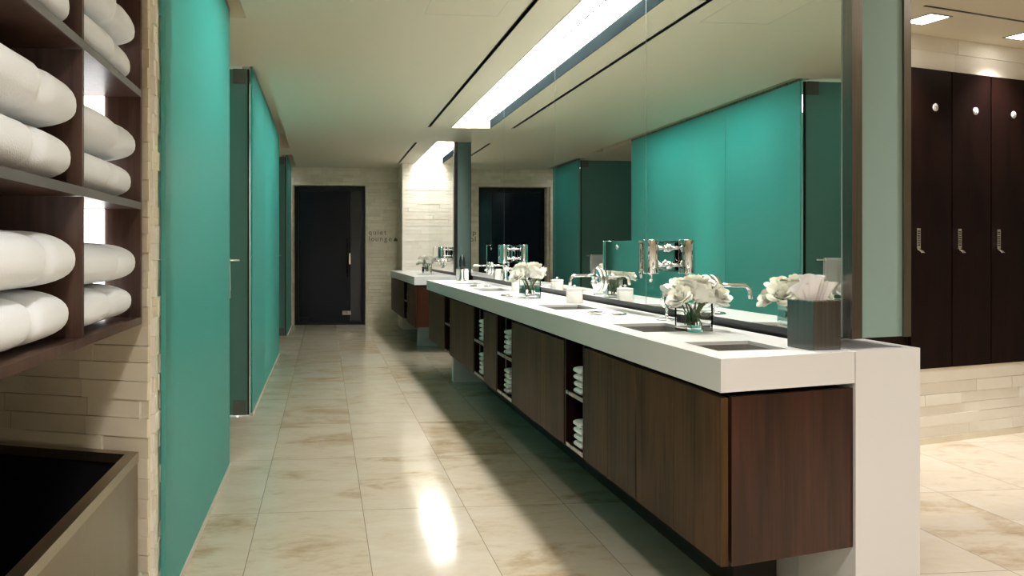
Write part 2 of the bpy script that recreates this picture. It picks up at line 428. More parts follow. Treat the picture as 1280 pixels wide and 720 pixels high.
# ------------------------------------------------------------------ teal glass line
def glass_panel(y0, y1, label, z1=CEIL-.012, joints=()):
    t = thing('glass_partition', label, 'glass partition', (GX, y0, 0), 0)
    js = [0]+[j-y0 for j in joints]+[y1-y0]
    for a, b_ in zip(js, js[1:]):
        MB().box(-.015, 0, a+(.0012 if a else 0), b_-(.0012 if b_ < y1-y0 else 0), .022, z1).build('pane', 'teal_glass', t, bevel=.002)
    MB().box(-.019, .006, 0, y1-y0, 0, .0215).build('floor_channel', 'plaster', t)
    MB().box(-.019, .003, 0, y1-y0, z1+.0005, z1+.02).build('head_rail', 'steel', t)
    return t
glass_panel(2.44, 4.047, 'tall teal frosted glass wall nearest the towel shelf')
glass_panel(5.30, 8.40, 'teal frosted glass wall in the middle of the corridor', joints=(6.35,))
glass_panel(10.20, 11.40, 'short far teal glass wall next to the black door')
def glass_door(y, w, label):
    t = thing('glass_door', label, 'glass door', (GX-.02, y, 0))
    p = MB().box(-w, -.004, 0, .012, .012, CEIL-.02).build('pane', 'dark_teal_glass', t, bevel=.002)
    for z in (.012, CEIL-.125):
        MB().box(-.115, -.018, -.012, .024, z, z+.105).build('hinge', 'hinge_metal', t, bevel=.004)
    b_ = MB(); b_.tube([(-.062, -.055, 1.13), (-.42, -.055, 1.13)], .009)
    b_.tube([(-.10, -.055, 1.13), (-.10, .0, 1.13)], .007).tube([(-.39, -.055, 1.13), (-.39, 0, 1.13)], .007)
    b_.build('towel_bar_handle', 'chrome_satin', t)
    MB().box(-.012, .0, -.004, .016, .012, CEIL-.02).build('edge_seal', 'black', t)
    return t
glass_door(5.286, .86, 'dark green glass door with chrome bar at the middle shower')
glass_door(10.186, .86, 'dark green glass door of the farthest shower')
struct(MB().box(-2.5, GX-.90, 5.286, 5.30, 0, CEIL).build('wall_shower_door', 'plaster'))
struct(MB().box(-2.5, GX-.90, 10.186, 10.20, 0, CEIL).build('wall_shower_door_end', 'plaster'))
def hung_towel(x, y, w, ln, label):
    """towel folded over a bar: two leaves joined by a rounded fold"""
    g = MB(); seed = rng.random()*9
    prof = []
    for k in range(9): prof.append((-.0125, -ln+ln*k/8))
    for k in range(1, 8):
        a = PI-PI*k/8; prof.append((.0125*math.cos(a), .0125*math.sin(a)))
    for k in range(9): prof.append((.0125, -.8*ln*k/8))
    def fn(u, v):
        i = v*(len(prof)-1); k = min(int(i), len(prof)-2); t_ = i-k
        py = prof[k][0]*(1-t_)+prof[k+1][0]*t_; pz = prof[k][1]*(1-t_)+prof[k+1][1]*t_
        fall = max(0, -pz)/ln
        return (x+w*(u-.5)*(1+.05*fall*math.sin(seed)), y+py*(1+.9*fall*math.sin(u*9+seed)*.4)+math.copysign(.004*fall, py), 1.13+pz)
    g.grid(fn, 24, 24)
    return tag(g.build('hanging_towel', 'terry', solid=.008), label, 'towel')
hung_towel(GX-.02-.235, 5.286-.055, .21, .27, 'white towel hung on the bar of the middle dark green door')
hung_towel(GX-.02-.235, 10.186-.055, .21, .27, 'white towel hung on the bar of the farthest dark green door')

# ------------------------------------------------------------------ light cove over the mirrors
def cove(y0, y1, label):
    q = MB()
    q.box(SX0-.03, SX0-.006, y0-.02, y1+.02, CEIL+.09, CEIL+.27)
    q.box(1.03, SX1, y0-.02, y0, CEIL+.09, CEIL+.27).box(1.03, SX1, y1, y1+.02, CEIL+.09, CEIL+.27)
    q.box(1.03, SX1, y0-.02, y1+.02, CEIL+.271, CEIL+.29)
    struct(q.build('trim_%d' % (4 if y0 < 4 else 5), 'cove_white'))
    t = thing('cove_light', label, 'light', (1.36, y0, CEIL+.27))
    MB().box(.02, .205, .01, y1-y0-.01, -.02, -.012).build('diffuser', 'cove_lamp' if y0 < 4 else 'cove_lamp_far', t)
    MB().box(.0, .215, 0, y1-y0, -.012, 0).build('housing', 'cove_white', t)
    e = MB().box(SX0+.0004, SX0+.005, y0+.001, y1-.001, CEIL-.003, CEIL+.089); e.build('edge_profile', 'cove_edge', t).location = (-1.36, -y0, -CEIL-.27)
    return t
cove(2.05, 7.715, 'long white light slot in the ceiling over the near mirror')
cove(8.725, 10.895, 'short white light slot in the ceiling over the far mirror')
# black linear air slots
def air_slot(y0, y1, label):
    t = thing('air_slot', label, 'vent', (AX0, y0, CEIL))
    MB().box(.0, AX1-AX0, 0, y1-y0, .03, .085).build('duct', 'black', t)
    MB().box(-.004, .0, 0, y1-y0, -.002, .02).box(AX1-AX0, AX1-AX0+.004, 0, y1-y0, -.002, .02).build('rim', 'paint_dark', t)
air_slot(1.21, 7.70, 'long black air slot in the corridor ceiling')
air_slot(8.81, 10.88, 'short black air slot in the ceiling at the far vanity')
# ceiling access panel: fine shadow joint
ap = MB(); ax0, ax1, ay0, ay1 = .56, .98, 3.40, 4.03
for (a, b_, c_, d_) in ((ax0, ax1, ay1-.004, ay1), (ax0, ax0+.004, ay0, ay1), (ax1-.004, ax1, ay0, ay1), (ax0, ax1, ay0, ay0+.004)):
    ap.box(a, b_, c_, d_, CEIL-.0012, CEIL-.0002)
tag(ap.build('access_panel', 'plaster'), 'faint outlined access panel in the corridor ceiling', 'access panel')

# ------------------------------------------------------------------ mirror partition
def sk(x, y0=2.03): return y0+SK*(x-1.559)
# core of the partition: white above the mirror, in shade elsewhere
def core(name, y0, y1):
    m_ = MB().prism([(MX+.008, sk(MX)+.05 if y0 < 4 else y0+.05), (1.805, sk(1.805)+.05 if y0 < 4 else y0+.10), (1.805, y1), (MX+.008, y1)], .935, CEIL+.27)
    struct(m_.build(name, 'cove_white'))
core('wall_mirror', 2.03, 7.70); core('wall_mirror_far', 8.70, 10.91)
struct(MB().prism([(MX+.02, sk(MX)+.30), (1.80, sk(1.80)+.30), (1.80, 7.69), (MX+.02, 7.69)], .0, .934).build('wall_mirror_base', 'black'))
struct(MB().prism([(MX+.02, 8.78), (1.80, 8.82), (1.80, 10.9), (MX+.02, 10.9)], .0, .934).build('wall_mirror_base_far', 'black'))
cuts = [sk(MX)+.045, 3.43, 4.84, 6.255, 7.70]
mnames = ['nearest mirror sheet, beside the brushed metal tissue box', 'second mirror sheet, behind the chrome dispenser and single faucet', 'third mirror sheet, behind the second vase of roses', 'last sheet of the long mirror, reflecting the black door']
for i in range(4):
    t = thing('mirror_panel', mnames[i], 'mirror', (MX, cuts[i], 0), 0, 'sheets of the long mirror')
    L = cuts[i+1]-cuts[i]
    MB().box(0, .006, .0025, L-.0025, .934, 2.61).build('glass', 'mirror', t)
    MB().box(.0012, .0055, .0006, .0024, .934, 2.61).build('edge', 'mirror_edge', t)
    MB().box(-.003, .0065, .0006, L-.0006, 2.6105, 2.617).build('head_trim', 'shadow_gap', t)
    MB().box(.0012, .0055, L-.0024, L-.0006, .934, 2.61).build('edge', 'mirror_edge', t)
t = thing('mirror_panel', 'far mirror above the second vanity, next to the stone pier', 'mirror', (MX, 8.76, 0))
MB().box(0, .006, 0, 2.145, .934, 2.61).build('glass', 'mirror', t)
MB().box(-.004, .007, -.010, -.0005, .934, 2.61).build('edge', 'post_steel', t)
def end_panel(y0, label, skew):
    """frosted glass end of the partition between two steel posts"""
    t = thing('frosted_glass_panel', label, 'glass panel')
    def yy(x): return y0+skew*(x-1.559)
    z0, z1 = .934, CEIL-.002
    for a, b_ in ((1.5795, 1.619), (1.787, 1.816)):
        MB().prism([(a, yy(a)), (b_, yy(b_)), (b_, yy(b_)+.04), (a, yy(a)+.04)], z0, z1).build('post', 'post_steel', t, bevel=.002)
    MB().prism([(1.6195, yy(1.6195)+.008), (1.7865, yy(1.7865)+.008), (1.7865, yy(1.7865)+.022), (1.6195, yy(1.6195)+.022)], z0+.001, z1).build('pane', 'grey_glass', t)
    return t
end_panel(2.03, 'narrow frosted glass panel between steel posts by the tissue box', SK)
end_panel(8.70, 'far grey frosted glass end panel past the long mirror', .1)

# ------------------------------------------------------------------ vanity worktops with basins
def worktop(y0, y1, sinks, label, skew, name='vanity_counter', rings=()):
    t = thing(name, label, 'worktop')
    z0, z1 = TOP-.094, TOP
    m_ = MB()
    def ye(x): return y0+skew*(x-1.09)
    sx0, sx1, bx = 1.172, 1.41, 1.572
    # front strip, back strip, fields between the basins
    m_.prism([(xf(y0), ye(xf(y0))), (sx0, ye(sx0)), (sx0, y1), (xf(y1), y1)], z0, z1)
    m_.prism([(sx1, ye(sx1)), (bx, ye(bx)), (bx, y1), (sx1, y1)], z0, z1)
    prev = None
    s = .1
    edges = [((sx0, ye(sx0)), (sx1, ye(sx1)))]
    for a, b_ in sinks:
        edges.append(((sx0, a), (sx1, a+s*(sx1-sx0)))); edges.append(((sx0, b_), (sx1, b_+s*(sx1-sx0))))
    edges.append(((sx0, y1), (sx1, y1)))
    for k in range(0, len(edges), 2):
        (p, q), (p2, q2) = edges[k], edges[k+1]
        m_.prism([p, q, q2, p2], z0, z1)
    bmesh.ops.remove_doubles(m_.bm, verts=m_.bm.verts[:], dist=.0004)
    # drop the doubled inner faces left where fields meet
    seen = {}
    for f_ in m_.bm.faces[:]:
        k = tuple(sorted(v.index for v in f_.verts))
    m_.build('slab', 'solid_surface', t)
    for a, b_ in sinks:
        g = MB(); d_ = .105; i_ = .02; e_ = .004
        rim = [(sx0-e_, a-e_-.0), (sx1+e_, a+s*(sx1-sx0)-e_), (sx1+e_, b_+s*(sx1-sx0)+e_), (sx0-e_, b_+e_)]
        bot = [(sx0+i_, a+i_), (sx1-i_, a+s*(sx1-sx0)+i_), (sx1-i_, b_+s*(sx1-sx0)-i_), (sx0+i_, b_-i_)]
        zt = TOP-.012
        # shell with thickness: inner and outer skins
        inn = [(sx0+.0005, a+.0005), (sx1-.0005, a+s*(sx1-sx0)+.0005), (sx1-.0005, b_+s*(sx1-sx0)-.0005), (sx0+.0005, b_-.0005)]
        v1 = [g.bm.verts.new((*p, zt)) for p in inn]; v2 = [g.bm.verts.new((*p, TOP-d_)) for p in bot]
        v3 = [g.bm.verts.new((p[0]+(.0), p[1], TOP-d_-.004)) for p in bot]
        for k in range(4): g.bm.faces.new((v1[k], v1[(k+1) % 4], v2[(k+1) % 4], v2[k]))
        g.bm.faces.new(v2); g.bm.faces.new(v3)
        bs = g.build('basin', 'basin_steel', t)
        cx, cy = (sx0+sx1)/2, (a+b_)/2+.012
        MB().lathe([(0, .003), (.018, .003), (.022, 0)], (cx, cy, TOP-d_+.0008), 20).build('drain', 'chrome', bs)
        MB().lathe([(0, -.003), (.006, -.002), (.008, 0)], (sx1-.012, cy, TOP-.06), 14, 'x').build('overflow', 'chrome', bs)
    for (rx, ry) in rings:
        MB().lathe([(.074, .0005), (.080, .006), (.088, .006), (.092, .0005)], (rx, ry, TOP), 40).build('waste_ring', 'chrome_satin', t)
        MB().lathe([(0, .0008), (.076, .0012)], (rx, ry, TOP), 32).build('waste_flap', 'basin_steel', t)
    return t
worktop(1.906, 7.28, [(2.06, 2.27), (2.56, 2.86), (3.58, 3.90), (5.28, 5.70), (6.36, 6.70)], 'long white stone worktop with sunken steel basins', SK, rings=((1.335, 3.32), (1.26, 4.72), (1.31, 6.0)))
worktop(8.22, 10.915, [(8.9, 9.25)], 'short white worktop of the far vanity by the stone pier', .15)

# white end leg panel, support panel and plinth under the near vanity
sp_ = MB().prism([(1.575, sk(1.575, 2.011)), (1.832, sk(1.832, 2.011)), (1.832, sk(1.832, 2.011)+.26), (1.575, sk(1.575, 2.011)+.26)], 0, TOP)
tag(sp_.build('end_panel', 'solid_surface', bevel=.002), 'tall white end panel standing on the floor at the near vanity end', 'end panel')
struct(MB().prism([(1.585, 2.29), (1.597, 2.29), (1.597, 7.27), (1.585, 7.27)], 0, TOP-.10).build('wall_vanity_base', 'solid_surface'))
tag(MB().box(1.17, 1.58, 6.50, 6.58, 0, .3135).build('support_panel', 'solid_surface', bevel=.002), 'white support block under the far half of the long vanity', 'support')
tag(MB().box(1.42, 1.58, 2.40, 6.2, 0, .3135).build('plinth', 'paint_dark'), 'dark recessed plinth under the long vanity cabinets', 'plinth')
tag(MB().box(1.17, 1.58, 9.0, 9.08, 0, .3135).build('support_panel', 'solid_surface', bevel=.002), 'white support block under the far short vanity', 'support')

# ------------------------------------------------------------------ vanity cabinets
ZB, ZT = .315, .788
def front(y, off=.012): return xf(y)+off
def cabinet(ds, label, grp='door cabinets under the vanity', side=None):
    """ds = door boundaries along Y (near to far)"""
    y0, y1 = ds[0], ds[-1]
    t = thing('vanity_cabinet', label, 'cabinet', (0, 0, 0), 0, grp)
    m_ = MB(); cb = (1.5998 if y0 > 8 else 1.5845) if side is None else 1.572
    ya = y0+(.006 if side is None else .105)
    m_.prism([(front(y0)+.024, ya), (cb, ya if side is None else ya+.0), (cb, y1-.004), (front(y1)+.024, y1-.004)], ZB+.004, ZB+.022)
    m_.prism([(1.537, ya), (cb, ya), (cb, y1-.004), (1.537, y1-.004)], ZB+.0225, ZT-.002)
    m_.prism([(front(y1)+.024, y1-.022), (1.5365, y1-.022), (1.5365, y1-.004), (front(y1)+.024, y1-.004)], ZB+.0225, ZT-.002)
    if side is None:
        m_.prism([(front(y0)+.024, y0+.006), (1.5365, y0+.006), (1.5365, y0+.024), (front(y0)+.024, y0+.024)], ZB+.0225, ZT-.002)
    m_.build('carcass', 'wenge', t)
    if side is not None:
        def ys_(x): return side+SK*(x-1.09)
        a, b_ = front(y0)+.030, 1.572
        MB().prism([(a, ys_(a)), (b_, ys_(b_)), (b_, ys_(b_)+.018), (a, ys_(a)+.018)], ZB, ZT+.002).build('end_panel', 'walnut_red', t, bevel=.0012)
    for a, b_ in zip(ds, ds[1:]):
        MB().prism([(front(a), a+.0016), (front(a)+.021, a+.0016), (front(b_)+.021, b_-.0016), (front(b_), b_-.0016)], ZB, ZT).build('door', 'walnut', t, bevel=.0012)
    return t
cabinet([1.925, 2.195, 2.465], 'walnut two-door cabinet at the near corner of the vanity', side=1.914)
cabinet([2.468, 2.715, 2.962], 'walnut two-door cabinet between the corner cabinet and first open shelf')
cabinet([3.215, 3.56, 4.09], 'walnut two-door cabinet between first and second open towel shelves')
cabinet([4.47, 4.80], 'single walnut door cabinet between second and third open shelves')
cabinet([5.13, 5.47, 5.76, 6.05], 'walnut three-door cabinet above the white support block')
cabinet([6.33, 6.62, 6.92, 7.22], 'walnut three-door cabinet at the far end of the long vanity')
cabinet([9.30, 9.8, 10.4, 10.9], 'dark cabinet of the far vanity against the stone pier')
def open_unit(y0, y1, label, bar=None):
    t = thing('open_shelf_unit', label, 'shelf unit', (0, 0, 0), 0, 'open towel shelves under the vanity')
    for a in (y0+.001, y1-.019):
        MB().prism([(front(a)+.002, a), (1.50, a), (1.50, a+.018), (front(a)+.002, a+.018)], ZB+.002, ZT+.008).build('side_panel', 'wenge', t)
    MB().box(1.481, 1.4995, y0+.0195, y1-.0195, ZB+.002, ZT+.008).build('back_panel', 'wenge', t)
    for z in (ZB+.002, .552):
        s_ = MB().prism([(front(y0)+.008, y0+.0195), (1.480, y0+.0195), (1.480, y1-.0195), (front(y1)+.008, y1-.0195)], z, z+.012).build('shelf', 'wenge', t)
        MB().prism([(front(y0)+.002, y0+.0195), (front(y0)+.0078, y0+.0195), (front(y1)+.0078, y1-.0195), (front(y1)+.002, y1-.0195)], z, z+.016).build('shelf_edge', 'steel', s_)
    if bar:
        MB().box(front(bar)+.0005, front(bar)+.0015, bar-.004, bar+.004, ZB+.002, ZT+.006).build('front_bar', 'steel', t)
    return t
open_unit(2.966, 3.211, 'open dark shelf unit nearest the corner, holding single towel stacks')
open_unit(4.094, 4.466, 'second open shelf unit, with a thin bar and two towel stacks per shelf', bar=4.235)
open_unit(4.804, 5.126, 'third open shelf unit, with towels, left of the single door', bar=4.925)
open_unit(6.054, 6.326, 'farthest open shelf unit of the long vanity, in shade')
open_unit(8.97, 9.296, 'open towel shelf at the near end of the far vanity')
t = thing('cabinet_end_panel', 'reddish wooden end panel of the far vanity', 'panel')
MB().prism([(xf(8.2)+.03, 8.24), (1.5998, 8.31), (1.5998, 8.33), (xf(8.2)+.03, 8.26)], ZB, ZT+.0).build('board', 'walnut_red', t)
MB().prism([(xf(8.2)+.012, 8.25), (xf(8.2)+.033, 8.265), (xf(8.9)+.033, 8.965), (xf(8.9)+.012, 8.965)], ZB, ZT).build('door', 'walnut', t)

def folded(w, l, h, seed, n=10):
    """small folded towel: rounded fold at the front (-X), soft sides; base at z=0"""
    g = MB(); r_ = random.Random(seed)
    def fn(u, v):
        a = 2*PI*u; ca, sa = math.cos(a), math.sin(a)
        e = .55
        px = math.copysign(abs(ca)**e, ca)*w/2; pz = math.copysign(abs(sa)**.7, sa)*h/2
        t_ = 2*v-1; tt = math.copysign(abs(t_)**1.0, t_)
        k = (1-abs(t_)**6)**.5 if abs(t_) < 1 else 0
        return (px*(.93+.07*k), tt*l/2, h/2+pz*(.25+.75*k)*(1+.05*math.sin(7*v+seed)))
    g.grid(fn, 22, n, closed_u=True)
    return g
def stack(x, y, z, n, wh, first_group, w=.15, l=.1, h=.030):
    names = ['bottom', 'second', 'third', 'fourth', 'fifth']
    for k in range(n):
        pos = 'top' if k == n-1 else names[k]
        src = HT[k % len(HT)]
        lab = '%s white hand towel, %s' % (pos, wh)
        if src['used']:
            o = src['o'].copy(); C.objects.link(o)
        else:
            o = src['o']; src['used'] = True
        o.location = (x+w/2+.002*math.sin(k*5.1+y*7), y, z+.0003+k*.0304); o.rotation_euler = (0, 0, .03*math.sin(3*k+y*5))
        tag(o, lab, 'towel', first_group)
HT = [{'o': folded(.15, .098, .030, s).build('hand_towel', 'cotton'), 'used': False} for s in (1, 2, 3)]
zs = (.331-.002, .565-.0008)
zs = (ZB+.0142, .5642)
for lv, z in (('lower', zs[0]), ('upper', zs[1])):
    stack(front(3.1)+.012, 3.07+.02, z, 4, '%s stack in the nearest open shelf' % lv, 'towels in the nearest open shelf')
    stack(front(4.3)+.02, 4.315, z, 5, 'left %s stack in the second open shelf' % lv, 'towels in the second open shelf')
    stack(front(4.2)+.05, 4.17, z, 5, 'right %s stack in the second open shelf' % lv, 'towels in the second open shelf')
    stack(front(5.0)+.02, 5.0, z, 5, 'left %s stack in the third open shelf' % lv, 'towels in the third open shelf')
    stack(front(4.9)+.03, 4.875, z, 5, 'right %s stack in the third open shelf' % lv, 'towels in the third open shelf')
    stack(front(6.1)+.02, 6.135, z, 5, '%s stack in the long vanity farthest open shelf' % lv, 'towels in the farthest open shelf')
    stack(front(9.1)-.0+.012, 9.06, z, 5, '%s stack in the open shelf of the far vanity' % lv, 'towels in the far vanity')

# ------------------------------------------------------------------ wall faucets, dispensers on the mirror
def faucet(y, label):
    t = thing('wall_faucet', label, 'faucet', (MX, y, 1.046), 0, 'chrome faucets on the mirror')
    MB().lathe([(0, -.0005), (.066, -.0005), (.068, -.004), (.068, -.020), (.065, -.024), (0, -.024)], (0, 0, -.012), 40, 'x').build('escutcheon', 'chrome', t)
    p = [(-.024, 0, .012), (-.10, 0, .012), (-.145, 0, .012)]
    for k in range(1, 8):
        a = R(90*k/7); p.append((-.145-.03*math.sin(a), 0, .012-.03*(1-math.cos(a))))
    p.append((-.176, 0, -.045))
    MB().tube(p, .0085).build('spout', 'chrome_satin', t)
    MB().tube([(-.024, 0, -.03), (-.052, 0, -.03)], .010).build('valve_knob', 'chrome_satin', t)
    return t
fy = [2.84, 4.03, 5.62, 6.80, 9.6]
fl = ['chrome round-plate faucet beside the nearest roses', 'chrome round-plate faucet above the white jar and waste ring', 'chrome round-plate faucet behind the second vase', 'chrome round-plate faucet nearest the far end of the long mirror', 'chrome faucet on the far mirror above the short vanity']
for y, l in zip(fy, fl): faucet(y, l)
def dispenser(y, L, label):
    t = thing('soap_dispenser', label, 'dispenser', (MX, y, 1.096), 0, 'chrome dispensers on the mirror')
    H_ = .155; dx = -.085
    for yy in (.028, L-.028):
        c_ = MB().lathe([(0, 0), (.034, 0), (.0345, .002), (.0345, H_-.002), (.034, H_), (0, H_)], (dx, yy, 0), 32).build('canister', 'chrome', t)
        MB().tube([(dx, yy, 0), (dx, yy, -.022), (dx-.003, yy, -.040)], [.008, .008, .006], 12).build('nozzle', 'chrome_satin', c_)
    pl = MB().box(dx-.034, dx-.026, .085, L-.060, .002, H_-.002).build('front_plate', 'chrome', t, bevel=.002)
    em = MB(); yc = L*.62
    em.lathe([(.009, -.0012), (.0125, -.0012)], (dx-.034, yc, H_-.032), 20, 'x'); em.tube([(dx-.0352, yc+.006, H_-.022), (dx-.0352, yc-.018, H_-.036)], .0016, 6)
    em.build('emblem', 'disc_white', pl)
    MB().box(dx-.026, dx+.022, .057, L-.057, H_-.012, H_-.004).box(dx-.026, dx+.022, .057, L-.057, .004, .010).build('body_frame', 'chrome_satin', t)
    for zz in (.038, H_-.038):
        a = MB(); a.tube([(dx+.024, .028, zz), (-.0005, .028, zz)], .008)
        a.lathe([(0, -.0005), (.018, -.0005), (.018, -.006), (.0, -.006)], (0, .028, zz), 24, 'x')
        a.build('standoff', 'chrome_satin', t)
        a = MB(); a.tube([(dx+.024, L-.028, zz), (-.0005, L-.028, zz)], .008)
        a.lathe([(0, -.0005), (.018, -.0005), (.018, -.006), (.0, -.006)], (0, L-.028, zz), 24, 'x')
        a.build('standoff', 'chrome_satin', t)
    return t
dispenser(3.165, .54, 'chrome twin soap dispenser on the mirror left of the nearest roses')
dispenser(5.90, .56, 'chrome twin soap dispenser on the mirror above the second vase')
dispenser(9.15, .56, 'chrome twin soap dispenser on the far small mirror')

# ------------------------------------------------------------------ things on the worktop
def jar(x, y, label, s=1.0, lid=True):
    t = thing('lidded_jar', label, 'jar', (x, y, TOP+.0004), 0, 'white jars on the worktop')
    MB().lathe([(0, 0), (.044*s, 0), (.046*s, .003), (.046*s, .072*s), (.043*s, .074*s), (0, .074*s)], (0, 0, 0), 32).build('body', 'ceramic', t)
    l_ = MB().lathe([(.0, 0), (.046*s, 0), (.047*s, .003), (.046*s, .010), (.012, .013), (0, .013)], (0, 0, .0745*s), 32).build('lid', 'ceramic', t)
    MB().lathe([(.004, 0), (.004, .004), (.009, .009), (.007, .016), (0, .018)], (0, 0, .0745*s+.0128), 20).build('knob', 'ceramic', l_)
jar(1.43, 4.03, 'white lidded jar beside the waste ring under the second faucet')
jar(1.43, 5.25, 'white lidded jar half hidden behind the second vase of roses')
t = thing('pump_bottle', 'tall dark bottle with chrome foot at the far end of the long worktop', 'bottle', (1.36, 7.07, TOP+.0004))
MB().lathe([(0, 0), (.045, 0), (.046, .006), (.03, .010), (.024, .03), (.022, .12), (0, .12)], (0, 0, 0), 24).build('foot', 'chrome', t)
MB().lathe([(.0, .1205), (.021, .1205), (.030, .15), (.032, .19), (.024, .235), (.012, .26), (0, .265)], (0, 0, 0), 24).build('body', 'black_gloss', t)
t = thing('white_canister', 'square white canister behind the tall dark bottle', 'canister', (1.385, 7.19, TOP+.0004))
MB().box(-.058, .058, -.04, .04, 0, .105).build('body', 'ceramic', t, bevel=.006)
MB().box(-.056, .056, -.038, .038, .1055, .116).build('lid', 'ceramic', t, bevel=.004)
# round cosmetic mirror hidden partly by the roses
t = thing('cosmetic_mirror', 'small round chrome cosmetic mirror behind the nearest roses', 'mirror', (1.475, 3.0, TOP+.0004), -.8)
MB().lathe([(0, 0), (.045, 0), (.046, .004), (.02, .008), (0, .008)], (0, 0, 0), 28).build('foot', 'chrome', t)
MB().tube([(0, 0, .006), (0, 0, .05)], .006).build('stem', 'chrome', t)
MB().lathe([(0, .004), (.046, .004), (.054, .008), (.056, 0), (.054, -.008), (.046, -.004), (0, -.004)], (0, 0, .105), 36, 'x').build('mirror_disc', 'chrome', t)

# tissue box
t = thing('tissue_box', 'brushed metal tissue box on the near end of the worktop', 'tissue box', (1.462, 2.043, TOP+.0004), math.atan(.16))
bw, bd, bh = .100, .100, .148
q = MB(); q.box(0, bw, 0, bd, 0, .004).box(0, .003, 0, bd, .0042, bh-.003).box(bw-.003, bw, 0, bd, .0042, bh-.003).box(.0032, bw-.0032, 0, .003, .0042, bh-.003).box(.0032, bw-.0032, bd-.003, bd, .0042, bh-.003)
q.build('shell', 'box_steel', t)
q = MB()
q.box(0, .025, 0, bd, bh-.0028, bh).box(bw-.025, bw, 0, bd, bh-.0028, bh).box(.025, bw-.025, 0, .03, bh-.0028, bh).box(.025, bw-.025, bd-.03, bd, bh-.0028, bh)
q.build('top_plate', 'steel', t)
def tis(ph, amp, hgt, wid):
    def fn(u, v):
        a = (u-.5)*2
        wv = .018*math.sin(a*6+ph)*(.35+v)+.010*math.sin(a*13+ph*2)*v
        return (bw/2+a*(.018+wid*v**.7), bd/2+wv+amp*v*(1-abs(a)), bh-.03+(hgt+.03)*v*(1-.42*abs(a)**2.2*v)+.006*math.sin(a*9+ph)*v)
    return fn
q = MB(); q.grid(tis(.3, -.018, .074, .052), 40, 16); q.grid(tis(2.1, .016, .066, .046), 40, 16); q.grid(tis(4.0, -.002, .078, .036), 40, 16)
q.build('tissue', 'tissue_paper', t)

# roses
def petal(mb, ang, r0, r1, z0, z1, width, curl, cup):
    def fn(u, v):
        a = (u-.5)*2
        rad = r0+(r1-r0)*math.sin(v*PI/2)**.8 + curl*max(0, v-.62)**1.5*6*(1-.3*abs(a))
        th = ang+a*width*(math.sin(min(1, v*1.25+.12)*PI/2))*(1 if v < .8 else 1-(v-.8)*1.2*abs(a))
        z = z0+(z1-z0)*v-abs(a)**2.4*.16*(z1-z0)*v - curl*max(0, v-.75)*1.3
        rad *= 1-cup*abs(a)**2*.25
        return (rad*math.cos(th), rad*math.sin(th), z)
    mb.grid(fn, 8, 8)
def rose_bloom(seed, s):
    g = random.Random(seed); mb = MB()
    petal_sets = [(3, .003, .007, .012, .047, 1.3, 0, .1), (4, .005, .012, .008, .049, .95, .001, .1), (5, .007, .019, .005, .048, .80, .004, .2), (6, .008, .027, .001, .044, .66, .008, .3), (7, .009, .034, -.003, .037, .58, .012, .35), (5, .009, .039, -.006, .026, .66, .014, .4)]
    a0 = g.uniform(0, 6)
    for n, r0, r1, z0, z1, w, cu, cup in petal_sets:
        a0 += .7
        for k in range(n):
            petal(mb, a0+2*PI*k/n+g.uniform(-.15, .15), r0*s, r1*s*g.uniform(.93, 1.07), z0*s, z1*s*g.uniform(.93, 1.05), w, cu*s, cup)
    mb.lathe([(0, -.008*s), (.006*s, -.006*s), (.011*s, .002*s), (.006*s, .012*s), (0, .014*s)], (0, 0, 0), 12)
    return mb
ROSE_ME = []
